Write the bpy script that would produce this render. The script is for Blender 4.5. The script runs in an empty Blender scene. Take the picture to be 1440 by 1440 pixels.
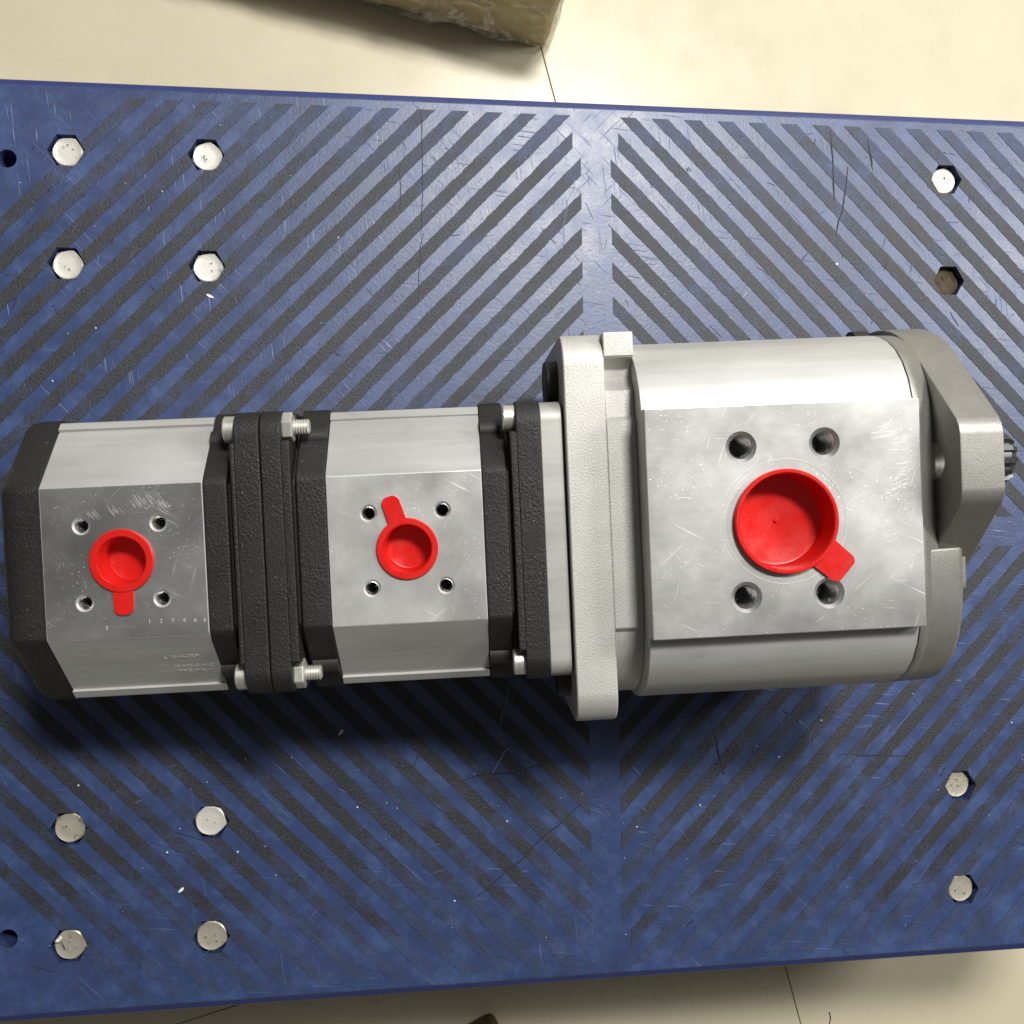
import bpy, bmesh, math, random
from mathutils import Vector, Matrix, Euler
random.seed(7)
rad = math.radians
SC = bpy.context.scene
C = SC.collection

# ------------------------------------------------------------------ camera, world, lamps, exposure
cam_d = bpy.data.cameras.new('camera')
cam = bpy.data.objects.new('camera', cam_d); C.objects.link(cam)
cam_d.sensor_width = 36.0; cam_d.sensor_fit = 'HORIZONTAL'
cam_d.lens = 36.0*1350.0/1440.0
cam_d.clip_start = 0.01; cam_d.clip_end = 50.0
cam.location = (-0.10034217, 0.00268692, 0.459)
cam.rotation_euler = Euler((0.0229818, -0.1221487, -0.0138728), 'XYZ')
SC.camera = cam

w = bpy.data.worlds.new('World'); SC.world = w; w.use_nodes = True
bg = w.node_tree.nodes['Background']
bg.inputs['Color'].default_value = (1.0, 0.965, 0.91, 1); bg.inputs['Strength'].default_value = 0.075

def area_lamp(name, loc, aim, size, size_y, watts, col):
    d = bpy.data.lights.new(name, 'AREA'); d.shape = 'RECTANGLE'; d.size = size; d.size_y = size_y
    d.energy = watts; d.color = col
    o = bpy.data.objects.new(name, d); C.objects.link(o); o.location = loc
    o.rotation_euler = (Vector(aim)-Vector(loc)).to_track_quat('-Z', 'Y').to_euler()
    return o
area_lamp('ceiling_lamp', (0.30, 0.85, 1.60), (0, 0, 0), 0.42, 0.22, 29, (1.0, 0.985, 0.955))
area_lamp('ceiling_lamp', (1.00, 0.42, 1.00), (0.05, 0, 0), 0.28, 0.28, 9, (1.0, 0.985, 0.95))
area_lamp('added_fill_light', (0.55, 1.70, 0.72), (0.0, 0, 0.08), 1.2, 0.7, 7, (1.0, 0.99, 0.97))  # added soft fill to brighten the upper chamfers, no known source

SC.view_settings.view_transform = 'Standard'; SC.view_settings.look = 'None'
SC.view_settings.exposure = 0.22; SC.view_settings.gamma = 1.0
SC.render.engine = 'CYCLES'

# ------------------------------------------------------------------ material helpers
class NT:
    def __init__(self, name):
        self.m = bpy.data.materials.new(name); self.m.use_nodes = True
        self.t = self.m.node_tree; self.b = self.t.nodes['Principled BSDF']
        self.geo = self.t.nodes.new('ShaderNodeNewGeometry'); self.tc = self.t.nodes.new('ShaderNodeTexCoord')
    def n(self, kind, **kw):
        x = self.t.nodes.new(kind)
        for k, v in kw.items(): setattr(x, k, v)
        return x
    def l(self, a, b): self.t.links.new(a, b)
    def mapped(self, src, scale, rot=(0, 0, 0)):
        mp = self.n('ShaderNodeMapping'); mp.inputs['Scale'].default_value = scale; mp.inputs['Rotation'].default_value = rot
        self.l(src, mp.inputs['Vector']); return mp.outputs['Vector']
    def noise(self, vec, scale, detail=4, rough=0.55, dist=0.0):
        x = self.n('ShaderNodeTexNoise'); x.inputs['Scale'].default_value = scale; x.inputs['Detail'].default_value = detail
        x.inputs['Roughness'].default_value = rough; x.inputs['Distortion'].default_value = dist
        self.l(vec, x.inputs['Vector']); return x.outputs['Fac']
    def ramp(self, fac, stops):
        x = self.n('ShaderNodeValToRGB'); e = x.color_ramp.elements
        while len(e) < len(stops): e.new(0.5)
        for i, (p, c) in enumerate(stops):
            e[i].position = p; e[i].color = (c, c, c, 1) if isinstance(c, (int, float)) else (*c, 1)
        self.l(fac, x.inputs['Fac']); return x.outputs['Color']
    def mix(self, fac, a, b, mode='MIX'):
        x = self.n('ShaderNodeMix', data_type='RGBA', blend_type=mode)
        for sock, v in ((x.inputs[0], fac), (x.inputs[6], a), (x.inputs[7], b)):
            if isinstance(v, (int, float)): sock.default_value = v
            elif isinstance(v, tuple): sock.default_value = (*v, 1)
            else: self.l(v, sock)
        return x.outputs[2]
    def math(self, op, a, b=0.0, clamp=False):
        x = self.n('ShaderNodeMath', operation=op, use_clamp=clamp)
        for i, v in enumerate((a, b)):
            if isinstance(v, (int, float)): x.inputs[i].default_value = v
            else: self.l(v, x.inputs[i])
        return x.outputs[0]
    def bump(self, h, strength, dist, prev=None):
        x = self.n('ShaderNodeBump'); x.inputs['Strength'].default_value = strength; x.inputs['Distance'].default_value = dist
        self.l(h, x.inputs['Height'])
        if prev is not None: self.l(prev, x.inputs['Normal'])
        return x.outputs['Normal']
    def set(self, **kw):
        for k, v in kw.items():
            s = self.b.inputs[k.replace('_', ' ')]
            if isinstance(v, (int, float)): s.default_value = v
            elif isinstance(v, tuple): s.default_value = (*v, 1)
            else: self.l(v, s)
        return self.m

def scratches(k, vec, scale, rots, lo, hi):
    """thin lines: very stretched noise, thresholded, for a few directions"""
    out = None
    for i, r in enumerate(rots):
        v = k.mapped(k.mapped(vec, (1, 1, 1), (0, 0, r)), (scale*0.035, scale, scale))
        f = k.ramp(k.noise(v, 1.0, 2, 0.6, 0.15), [(lo, 0.0), (hi, 1.0)])
        msk = k.ramp(k.noise(vec, scale*0.05 + i*3, 2), [(0.5, 0.0), (0.62, 1.0)])
        f = k.math('MULTIPLY', f, msk)
        out = f if out is None else k.math('MAXIMUM', out, f)
    return out

def mat_machined(name='machined_aluminium', metal=0.85, rlo=0.31, rhi=0.43, lift=1.0):
    k = NT(name); P = k.tc.outputs['Object']
    big = k.noise(P, 22, 4, 0.6); fine = k.noise(P, 420, 3, 0.6)
    sc = scratches(k, P, 900, (0.5, -0.7, 1.9, 0.05), 0.66, 0.72)
    speck = k.ramp(k.noise(P, 1150, 2, 0.5), [(0.67, 0.0), (0.72, 0.8)])
    speck = k.math('MULTIPLY', speck, k.ramp(k.noise(P, 40, 3), [(0.42, 0.0), (0.6, 1.0)]))
    mark = k.math('MAXIMUM', k.math('MULTIPLY', sc, 0.4), speck)
    col = k.mix(k.ramp(big, [(0.3, 0.0), (0.75, 1.0)]), tuple(x*lift for x in (0.36, 0.355, 0.345)), tuple(x*lift for x in (0.66, 0.655, 0.635)))  # blotchy light and dark tone stands in for uneven reflections
    col = k.mix(mark, col, (0.86, 0.85, 0.83))
    r = k.math('ADD', k.ramp(big, [(0.3, rlo), (0.7, rhi)]), k.math('MULTIPLY', mark, 0.2))
    return k.set(Base_Color=col, Metallic=metal, Roughness=r, Normal=k.bump(k.math('ADD', fine, k.math('MULTIPLY', mark, 1.5)), 0.25, 0.00008))
def mat_extruded(name='extruded_aluminium', c0=(0.45, 0.444, 0.428), c1=(0.57, 0.562, 0.542)):
    k = NT(name); P = k.tc.outputs['Object']
    ln = k.noise(k.mapped(P, (4, 380, 380)), 1.0, 3, 0.6); big = k.noise(k.mapped(P, (14, 40, 40)), 1.0, 4, 0.6)
    blot = k.ramp(k.noise(P, 60, 5, 0.7), [(0.62, 0.0), (0.8, 1.0)])
    col = k.mix(k.ramp(big, [(0.3, 0.0), (0.7, 1.0)]), c0, c1)
    streak = k.noise(k.mapped(P, (5, 170, 170)), 1.0, 4, 0.7)
    col = k.mix(k.ramp(streak, [(0.35, 0.30), (0.6, 0.0)]), col, tuple(x*0.72 for x in c0))
    rub = k.ramp(k.noise(k.mapped(P, (30, 90, 90)), 1.0, 6, 0.75), [(0.60, 0.0), (0.72, 0.45)])
    col = k.mix(rub, col, (0.30, 0.29, 0.265))
    col = k.mix(k.math('MULTIPLY', blot, 0.35), col, (0.25, 0.235, 0.21))
    return k.set(Base_Color=col, Metallic=0.4, Roughness=k.ramp(big, [(0.3, 0.44), (0.7, 0.58)]), Normal=k.bump(ln, 0.22, 0.00012))
def mat_black():
    k = NT('black_painted_cast_iron'); P = k.tc.outputs['Object']
    v = k.n('ShaderNodeTexVoronoi', feature='SMOOTH_F1'); v.inputs['Scale'].default_value = 950; v.inputs['Smoothness'].default_value = 0.6
    wp = k.n('ShaderNodeVectorMath', operation='ADD'); nz = k.n('ShaderNodeTexNoise'); nz.inputs['Scale'].default_value = 260
    sc = k.n('ShaderNodeVectorMath', operation='SCALE'); sc.inputs['Scale'].default_value = 0.004
    k.l(P, nz.inputs['Vector']); k.l(nz.outputs['Color'], sc.inputs[0]); k.l(P, wp.inputs[0]); k.l(sc.outputs[0], wp.inputs[1]); k.l(wp.outputs[0], v.inputs['Vector'])
    h = k.math('ADD', k.math('MULTIPLY', v.outputs['Distance'], k.ramp(k.noise(P, 55, 3), [(0.35, 0.35), (0.65, 1.0)])), k.math('MULTIPLY', k.noise(P, 1300, 4, 0.75), 0.9))
    dust = k.ramp(k.noise(P, 1100, 2), [(0.70, 0.0), (0.76, 1.0)])
    col = k.mix(k.noise(P, 40, 4), (0.009, 0.0088, 0.0083), (0.020, 0.0193, 0.018))
    col = k.mix(k.math('MULTIPLY', dust, 0.35), col, (0.35, 0.34, 0.31))
    return k.set(Base_Color=col, Roughness=k.ramp(k.noise(P, 90, 3), [(0.3, 0.42), (0.7, 0.62)]), Specular_IOR_Level=0.42, Normal=k.bump(h, 0.48, 0.0005))
def mat_blackpart():
    k = NT('black_paint_smooth'); P = k.tc.outputs['Object']
    return k.set(Base_Color=k.mix(k.noise(P, 60, 4), (0.012, 0.012, 0.011), (0.026, 0.025, 0.022)), Roughness=0.55,
                 Normal=k.bump(k.noise(P, 700, 4, 0.7), 0.35, 0.0003))
def mat_cast(name, c0, c1, metal, rough, gs=1000, bs=0.5):
    k = NT(name); P = k.tc.outputs['Object']
    g = k.noise(P, gs, 3, 0.65); g2 = k.noise(P, gs*2.3, 2, 0.6); big = k.noise(P, 28, 5, 0.65)
    col = k.mix(k.ramp(big, [(0.28, 0.0), (0.72, 1.0)]), c0, c1)
    col = k.mix(k.ramp(g, [(0.40, 0.22), (0.56, 0.0)]), col, tuple(x*0.45 for x in c0))
    dirt = k.ramp(k.noise(P, 75, 6, 0.75), [(0.62, 0.0), (0.74, 0.55)])
    col = k.mix(dirt, col, tuple(x*0.5 for x in c0))
    return k.set(Base_Color=col, Metallic=metal, Roughness=rough, Normal=k.bump(k.math('ADD', g, k.math('MULTIPLY', g2, 0.5)), bs, 0.00035))
def mat_red():
    k = NT('red_plastic'); P = k.tc.outputs['Object']
    col = k.mix(k.noise(P, 45, 3), (0.56, 0.008, 0.006), (0.66, 0.014, 0.010))
    col = k.mix(k.ramp(k.noise(P, 1500, 2), [(0.70, 0.0), (0.76, 0.35)]), col, (0.75, 0.45, 0.42))
    col = k.mix(k.ramp(k.noise(P, 90, 6, 0.75), [(0.55, 0.0), (0.75, 0.35)]), col, (0.42, 0.02, 0.02))
    return k.set(Base_Color=col, Roughness=k.ramp(k.noise(P, 120, 5, 0.7), [(0.3, 0.20), (0.7, 0.46)]), Subsurface_Weight=0.06, Subsurface_Scale=0.002,
                 Normal=k.bump(k.noise(P, 220, 2), 0.06, 0.0003))
def mat_zinc(name='zinc_plated_steel', c=(0.72, 0.70, 0.64), spots=0.25, spotc=(0.20, 0.16, 0.10), metal=0.75):
    k = NT(name); P = k.geo.outputs['Position']
    n1 = k.noise(P, 260, 5, 0.7)
    col = k.mix(k.ramp(n1, [(0.56, 0.0), (0.70, spots)]), c, spotc)
    col = k.mix(k.ramp(k.noise(P, 90, 3), [(0.3, 0.25), (0.7, 0.0)]), col, tuple(x*0.6 for x in c))
    return k.set(Base_Color=col, Metallic=metal, Roughness=k.ramp(n1, [(0.3, 0.34), (0.7, 0.55)]), Normal=k.bump(k.noise(P, 700, 3), 0.3, 0.0002))
def mat_plain(name, c, rough=0.5, metal=0.0):
    k = NT(name); P = k.tc.outputs['Object']
    return k.set(Base_Color=k.mix(k.noise(P, 130, 4), tuple(x*0.8 for x in c), tuple(min(1, x*1.15) for x in c)), Roughness=rough, Metallic=metal,
                 Normal=k.bump(k.noise(P, 500, 3), 0.15, 0.0002))

def blue_colour(k, P):
    big = k.noise(P, 9, 5, 0.65); mid = k.noise(P, 60, 5, 0.7); fine = k.noise(P, 600, 3, 0.7)
    col = k.mix(k.ramp(big, [(0.3, 0.0), (0.7, 1.0)]), (0.024, 0.048, 0.124), (0.036, 0.056, 0.152))
    col = k.mix(k.ramp(mid, [(0.48, 0.0), (0.66, 0.75)]), col, (0.050, 0.088, 0.215))
    col = k.mix(k.ramp(mid, [(0.30, 0.7), (0.46, 0.0)]), col, (0.030, 0.040, 0.085))
    col = k.mix(k.ramp(k.noise(P, 170, 6, 0.8), [(0.52, 0.0), (0.66, 0.5)]), col, (0.045, 0.052, 0.085))
    sc = scratches(k, P, 700, (0.8, -0.8, 0.1, 1.45), 0.64, 0.70)
    col = k.mix(k.math('MULTIPLY', sc, 0.22), col, (0.17, 0.21, 0.36))
    sd = scratches(k, P, 520, (0.35, -1.2, 2.2), 0.67, 0.71)
    col = k.mix(k.math('MULTIPLY', sd, 0.7), col, (0.018, 0.022, 0.04))
    spk = k.ramp(k.noise(P, 820, 2, 0.5), [(0.26, 0.8), (0.31, 0.0)])
    col = k.mix(spk, col, (0.015, 0.018, 0.03))
    return col, fine, sc, mid
def mat_deck():
    k = NT('blue_deck_plastic'); P = k.geo.outputs['Position']
    col, fine, sc, mid = blue_colour(k, P)
    h = k.math('SUBTRACT', k.math('ADD', k.math('MULTIPLY', fine, 0.5), k.math('MULTIPLY', mid, 0.8)), k.math('MULTIPLY', sc, 0.8))
    return k.set(Base_Color=col, Specular_IOR_Level=0.65, Roughness=k.ramp(mid, [(0.3, 0.34), (0.7, 0.44)]), Normal=k.bump(h, 0.3, 0.0005))
def mat_strip():
    k = NT('dirty_grip_strip'); P = k.geo.outputs['Position']
    blue, fine, sc, mid = blue_colour(k, P)
    g = k.noise(P, 900, 4, 0.75); pat = k.noise(P, 34, 5, 0.7)
    dark = k.mix(k.ramp(g, [(0.35, 0.0), (0.65, 1.0)]), (0.010, 0.012, 0.016), (0.033, 0.037, 0.045))
    dark = k.mix(k.ramp(pat, [(0.50, 0.0), (0.72, 0.5)]), dark, (0.034, 0.032, 0.029))
    speck = k.ramp(k.noise(P, 1300, 2), [(0.70, 0.0), (0.75, 0.5)])
    dark = k.mix(speck, dark, (0.24, 0.24, 0.22))
    sx = k.n('ShaderNodeSeparateXYZ'); k.l(P, sx.inputs[0])
    ay = k.math('ABSOLUTE', sx.outputs['Y'])
    wear = k.math('MULTIPLY', k.math('SUBTRACT', ay, 0.150), 9.0, True)               # walked clean towards the rims
    wear = k.math('ADD', k.math('MULTIPLY', wear, 0.8), k.math('MULTIPLY', k.math('SUBTRACT', k.noise(P, 26, 8, 0.8), 0.44), 3.1))
    low = k.math('MULTIPLY', k.math('SUBTRACT', k.math('MULTIPLY', sx.outputs['Y'], -1.0), 0.10), 2.8, True)
    wear = k.math('ADD', wear, low)
    f = k.ramp(wear, [(0.20, 0.0), (0.75, 0.78)])
    col = k.mix(f, dark, blue)
    return k.set(Base_Color=col, Roughness=0.52, Specular_IOR_Level=0.5, Normal=k.bump(k.math('ADD', g, k.math('MULTIPLY', pat, 0.6)), 0.55, 0.0005))
def mat_tile():
    k = NT('cream_floor_tile'); P = k.geo.outputs['Position']
    col = k.mix(k.ramp(k.noise(P, 7, 5, 0.6), [(0.3, 0.0), (0.7, 1.0)]), (0.58, 0.525, 0.375), (0.64, 0.585, 0.43))
    dirt = k.ramp(k.noise(P, 18, 6, 0.75), [(0.58, 0.0), (0.8, 0.45)])
    col = k.mix(dirt, col, (0.55, 0.47, 0.30))
    col = k.mix(k.ramp(k.noise(P, 240, 3), [(0.70, 0.0), (0.78, 0.5)]), col, (0.30, 0.24, 0.14))
    return k.set(Base_Color=col, Roughness=k.ramp(k.noise(P, 30, 4), [(0.3, 0.22), (0.7, 0.36)]), Normal=k.bump(k.noise(P, 60, 3), 0.04, 0.0006))
def mat_card():
    k = NT('brown_cardboard'); P = k.tc.outputs['Object']
    col = k.mix(k.noise(P, 30, 5, 0.7), (0.40, 0.30, 0.13), (0.56, 0.44, 0.22))
    return k.set(Base_Color=col, Roughness=0.75, Normal=k.bump(k.noise(k.mapped(P, (300, 300, 20)), 1.0, 3), 0.3, 0.0004))
def mat_film():
    k = NT('clear_wrapping_film'); P = k.tc.outputs['Object']
    cr = k.noise(P, 38, 5, 0.65, 1.6)
    k.set(Base_Color=(0.82, 0.79, 0.68), Roughness=0.18, Alpha=k.ramp(cr, [(0.40, 0.10), (0.52, 0.30), (0.60, 0.72)]), Normal=k.bump(cr, 0.9, 0.006))  # pale, more opaque creases also stand in for gloss highlights
    return k.m

RUST = mat_zinc('rusty_steel', (0.060, 0.040, 0.014), 0.8, (0.020, 0.014, 0.007), 0.0)
RUST.node_tree.nodes['Principled BSDF'].inputs['Specular IOR Level'].default_value = 0.12
M = dict(mach=mat_machined('machined_dark_reflect', 0.92, 0.30, 0.42, 1.05), mach2=mat_machined('machined_mid_reflect', 0.70, 0.36, 0.48, 1.18), mach3=mat_machined('machined_satin', 0.75, 0.38, 0.50, 0.98), extr=mat_extruded(), black=mat_black(), bsm=mat_blackpart(),  # mach and mach2: one metal, differing reflections put into its tone
         cast=mat_cast('sand_cast_aluminium', (0.50, 0.488, 0.455), (0.64, 0.625, 0.59), 0.4, 0.52, 1500, 0.42),
         grey=mat_cast('grey_cast_cover', (0.25, 0.243, 0.222), (0.36, 0.35, 0.322), 0.65, 0.43, 2000, 0.22),
         red=mat_red(), zinc=mat_zinc(), zincold=mat_zinc('weathered_zinc_steel', (0.55, 0.52, 0.42), 0.8, (0.13, 0.10, 0.06), 0.55),
         zincdull=mat_zinc('dull_zinc_steel', (0.72, 0.70, 0.63), 0.4, (0.34, 0.29, 0.20), 0.35),
         rust=RUST,
         steel=mat_plain('shaft_steel', (0.16, 0.16, 0.16), 0.32, 0.85), brass=mat_plain('thread_steel', (0.60, 0.59, 0.57), 0.24, 0.95),
         seal=mat_plain('black_seal', (0.008, 0.008, 0.008), 0.6), plate=mat_extruded('ground_adapter_plate', (0.40, 0.39, 0.37), (0.50, 0.49, 0.465)),
         scrape=mat_plain('scraped_aluminium', (0.70, 0.69, 0.67), 0.5, 0.6), stamp=mat_plain('stamped_mark', (0.60, 0.585, 0.55), 0.5, 0.3), deck=mat_deck(), rim=mat_plain('clean_blue_rim', (0.026, 0.036, 0.145), 0.5), strip=mat_strip(), tile=mat_tile(),
         grout=mat_plain('dark_grout', (0.20, 0.16, 0.10), 0.9), card=mat_card(), film=mat_film(),
         wood=mat_plain('dark_brown_wood', (0.09, 0.062, 0.026), 0.7), chip=mat_plain('white_chip', (0.80, 0.80, 0.78), 0.5),
         hair=mat_plain('dark_scuff', (0.012, 0.013, 0.018), 0.7), pale=mat_plain('pale_scuff', (0.13, 0.165, 0.30), 0.6))

# ------------------------------------------------------------------ mesh helpers
def finish(name, bm, mats, parent=None, smooth=35, bevel=0.0, bevel_seg=2, bev_ang=30):
    if bevel > 0:
        bmesh.ops.recalc_face_normals(bm, faces=bm.faces)
        es = [e for e in bm.edges if len(e.link_faces) == 2 and e.calc_face_angle(0) > rad(bev_ang)]
        bmesh.ops.bevel(bm, geom=es, offset=bevel, segments=bevel_seg, profile=0.5, affect='EDGES', clamp_overlap=True)
    bmesh.ops.recalc_face_normals(bm, faces=bm.faces)
    me = bpy.data.meshes.new(name); bm.to_mesh(me); bm.free()
    if not isinstance(mats, (list, tuple)): mats = [mats]
    for m in mats: me.materials.append(m)
    for p in me.polygons: p.use_smooth = True
    me.set_sharp_from_angle(angle=rad(smooth))
    o = bpy.data.objects.new(name, me); C.objects.link(o)
    if parent is not None: o.parent = parent
    return o
def tag(o, label=None, cat=None, group=None, kind=None):
    for k, v in (('label', label), ('category', cat), ('group', group), ('kind', kind)):
        if v: o[k] = v
    return o
MM = 0.001
BASE = 61.0           # pump-local n is measured from the shaft plane; the root Empty sits at the base
def P3(s, t, n): return Vector((s*MM, t*MM, (n+BASE)*MM))
def loft(bm, sections, cap=True):
    """sections: [(s, [(t,n),...]), ...]"""
    rings = [[bm.verts.new(P3(s, t, n)) for t, n in prof] for s, prof in sections]
    k = len(rings[0])
    for a, b in zip(rings, rings[1:]):
        for i in range(k):
            bm.faces.new((a[i], a[(i+1) % k], b[(i+1) % k], b[i]))
    if cap:
        bm.faces.new(rings[0]); bm.faces.new(list(reversed(rings[-1])))
def prism(bm, s0, s1, prof): loft(bm, [(s0, prof), (s1, prof)])
def shift(prof, dt, dn=0): return [(t+dt, n+dn) for t, n in prof]
def scaled(prof, k, c=(0, 0)): return [((t-c[0])*k+c[0], (n-c[1])*k+c[1]) for t, n in prof]
def rrect(ht, hn, r, k=6, hb=None):
    hb = hn if hb is None else hb
    out = []
    for cx, cy, a0 in ((ht-r, hn-r, 0), (-ht+r, hn-r, 90), (-ht+r, -hb+r, 180), (ht-r, -hb+r, 270)):
        for i in range(k+1):
            a = rad(a0+90*i/k); out.append((cx+r*math.cos(a), cy+r*math.sin(a)))
    return out
def circ(c, r, k=32, a0=0): return [(c[0]+r*math.cos(rad(a0)+2*math.pi*i/k), c[1]+r*math.sin(rad(a0)+2*math.pi*i/k)) for i in range(k)]
def lathe(bm, rings, axis='n', c=(0, 0, 0), k=32, close=True, a0=0.0):
    """rings: [(radius, height)] about the local n axis through c=(s,t,n0), or along s"""
    vs = []
    for r, h in rings:
        ring = []
        for i in range(k):
            a = a0+2*math.pi*i/k
            if axis == 'n': ring.append(bm.verts.new(P3(c[0]+r*math.cos(a), c[1]+r*math.sin(a), c[2]+h)))
            else: ring.append(bm.verts.new(P3(c[0]+h, c[1]+r*math.cos(a), c[2]+r*math.sin(a))))
        vs.append(ring)
    for a, b in zip(vs, vs[1:]):
        for i in range(k): bm.faces.new((a[i], a[(i+1) % k], b[(i+1) % k], b[i]))
    if close: bm.faces.new(vs[0]); bm.faces.new(list(reversed(vs[-1])))
def cut(o, cbm):
    bmesh.ops.recalc_face_normals(cbm, faces=cbm.faces)
    me = bpy.data.meshes.new('cutter'); cbm.to_mesh(me); cbm.free()
    for m in o.data.materials: me.materials.append(m)
    c = bpy.data.objects.new('cutter', me); C.objects.link(c)
    md = o.modifiers.new('cut', 'BOOLEAN'); md.operation = 'DIFFERENCE'; md.solver = 'EXACT'; md.object = c
    bpy.context.view_layer.update()
    dg = bpy.context.evaluated_depsgraph_get()
    new = bpy.data.meshes.new_from_object(o.evaluated_get(dg))
    o.modifiers.clear(); old = o.data; o.data = new; new.name = old.name; bpy.data.meshes.remove(old)
    bpy.data.objects.remove(c); bpy.data.meshes.remove(me)
    for p in new.polygons: p.use_smooth = True
    new.set_sharp_from_angle(angle=rad(35))

# ------------------------------------------------------------------ floor of tiles
FZ = -0.170
def world_box(bm, x0, x1, y0, y1, z0, z1):
    vs = [bm.verts.new((x, y, z)) for z in (z0, z1) for x, y in ((x0, y0), (x1, y0), (x1, y1), (x0, y1))]
    for f in ((3, 2, 1, 0), (4, 5, 6, 7), (0, 1, 5, 4), (1, 2, 6, 5), (2, 3, 7, 6), (3, 0, 4, 7)): bm.faces.new([vs[i] for i in f])
bm = bmesh.new(); world_box(bm, -3, 3, -3, 3, FZ-0.03, FZ-0.0012)
floor = finish('floor', bm, M['grout']); tag(floor, 'cream tiled floor under the trolley', kind='structure')
bm = bmesh.new(); world_box(bm, 0.0003, 0.7997, 0.0003, 0.7997, -0.010, 0.0)
tile0 = finish('tile', bm, M['tile'], floor, bevel=0.0003, bevel_seg=1)
TA = rad(14.3); JX, JY = 0.1370, -0.2065      # where four tiles meet
first = True
for i in range(-2, 2):
    for j in range(-2, 2):
        o = tile0 if first else tile0.copy()
        if not first: C.objects.link(o)
        first = False
        o.rotation_euler = (0, 0, TA)
        o.location = (JX+0.8*(i*math.cos(TA)-j*math.sin(TA)), JY+0.8*(i*math.sin(TA)+j*math.cos(TA)), FZ)

# ------------------------------------------------------------------ blue trolley deck
deck_root = bpy.data.objects.new('trolley_deck', None); C.objects.link(deck_root); deck_root.location = (0, 0, 0)
tag(deck_root, 'scuffed blue plastic trolley deck with dark chevron grip strips and hex bolts', 'trolley deck')
DX, DY, DR = 0.312, 0.2150, 0.03
def deck_outline(inset, k=8):
    out = []
    for cx, cy, a0 in ((DX-DR, DY-DR, 0), (-DX+DR, DY-DR, 90), (-DX+DR, -DY+DR, 180), (DX-DR, -DY+DR, 270)):
        for i in range(k+1):
            a = rad(a0+90*i/k); out.append((cx+(DR-inset)*math.cos(a), cy+(DR-inset)*math.sin(a)))
    return out
bm = bmesh.new(); rings = []
for inset, z in ((0.003, -0.045), (0.0, -0.040), (0.0, -0.0055), (0.0004, -0.0036), (0.0013, -0.0025), (0.0032, -0.0018), (0.0040, -0.0006), (0.0050, 0.0)):
    rings.append([bm.verts.new((x, y, z)) for x, y in deck_outline(inset)])
for a, b in zip(rings, rings[1:]):
    for i in range(len(a)): bm.faces.new((a[i], a[(i+1) % len(a)], b[(i+1) % len(a)], b[i]))
bm.faces.new(rings[0]); bm.faces.new(list(reversed(rings[-1])))
deck = finish('deck_panel', bm, [M['deck'], M['rim']], smooth=40)
for p in deck.data.polygons:
    if len(p.vertices) == 4 and abs(p.center.z) < 0.02 and p.center.z < -0.0005: p.material_index = 1
XC = (-0.2481, -0.1856, 0.1836); YC = (0.1812, 0.1288, -0.1288, -0.1812)
pockets = [(x, y) for x in XC for y in YC]
def hexring(bm, x, y, af, z, rot): return [bm.verts.new((x+af/math.sqrt(3)*math.cos(rot+math.pi/3*i), y+af/math.sqrt(3)*math.sin(rot+math.pi/3*i), z)) for i in range(6)]
def pocket_cutter():
    cb = bmesh.new()
    for x, y in pockets:
        a = hexring(cb, x, y, 0.0143, -0.0075, 0); b = hexring(cb, x, y, 0.0146, 0.002, 0)
        for i in range(6): cb.faces.new((a[i], a[(i+1) % 6], b[(i+1) % 6], b[i]))
        cb.faces.new(a); cb.faces.new(list(reversed(b)))
    for hx, hy in ((-0.2737, 0.1764), (-0.2742, -0.1763)):
        ring = [[cb.verts.new((hx+0.0042*math.cos(2*math.pi*i/24), hy+0.0042*math.sin(2*math.pi*i/24), z)) for i in range(24)] for z in (-0.038, 0.002)]
        for i in range(24): cb.faces.new((ring[0][i], ring[0][(i+1) % 24], ring[1][(i+1) % 24], ring[1][i]))
        cb.faces.new(ring[0]); cb.faces.new(list(reversed(ring[1])))
    return cb
cut(deck, pocket_cutter()); deck.parent = deck_root

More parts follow.
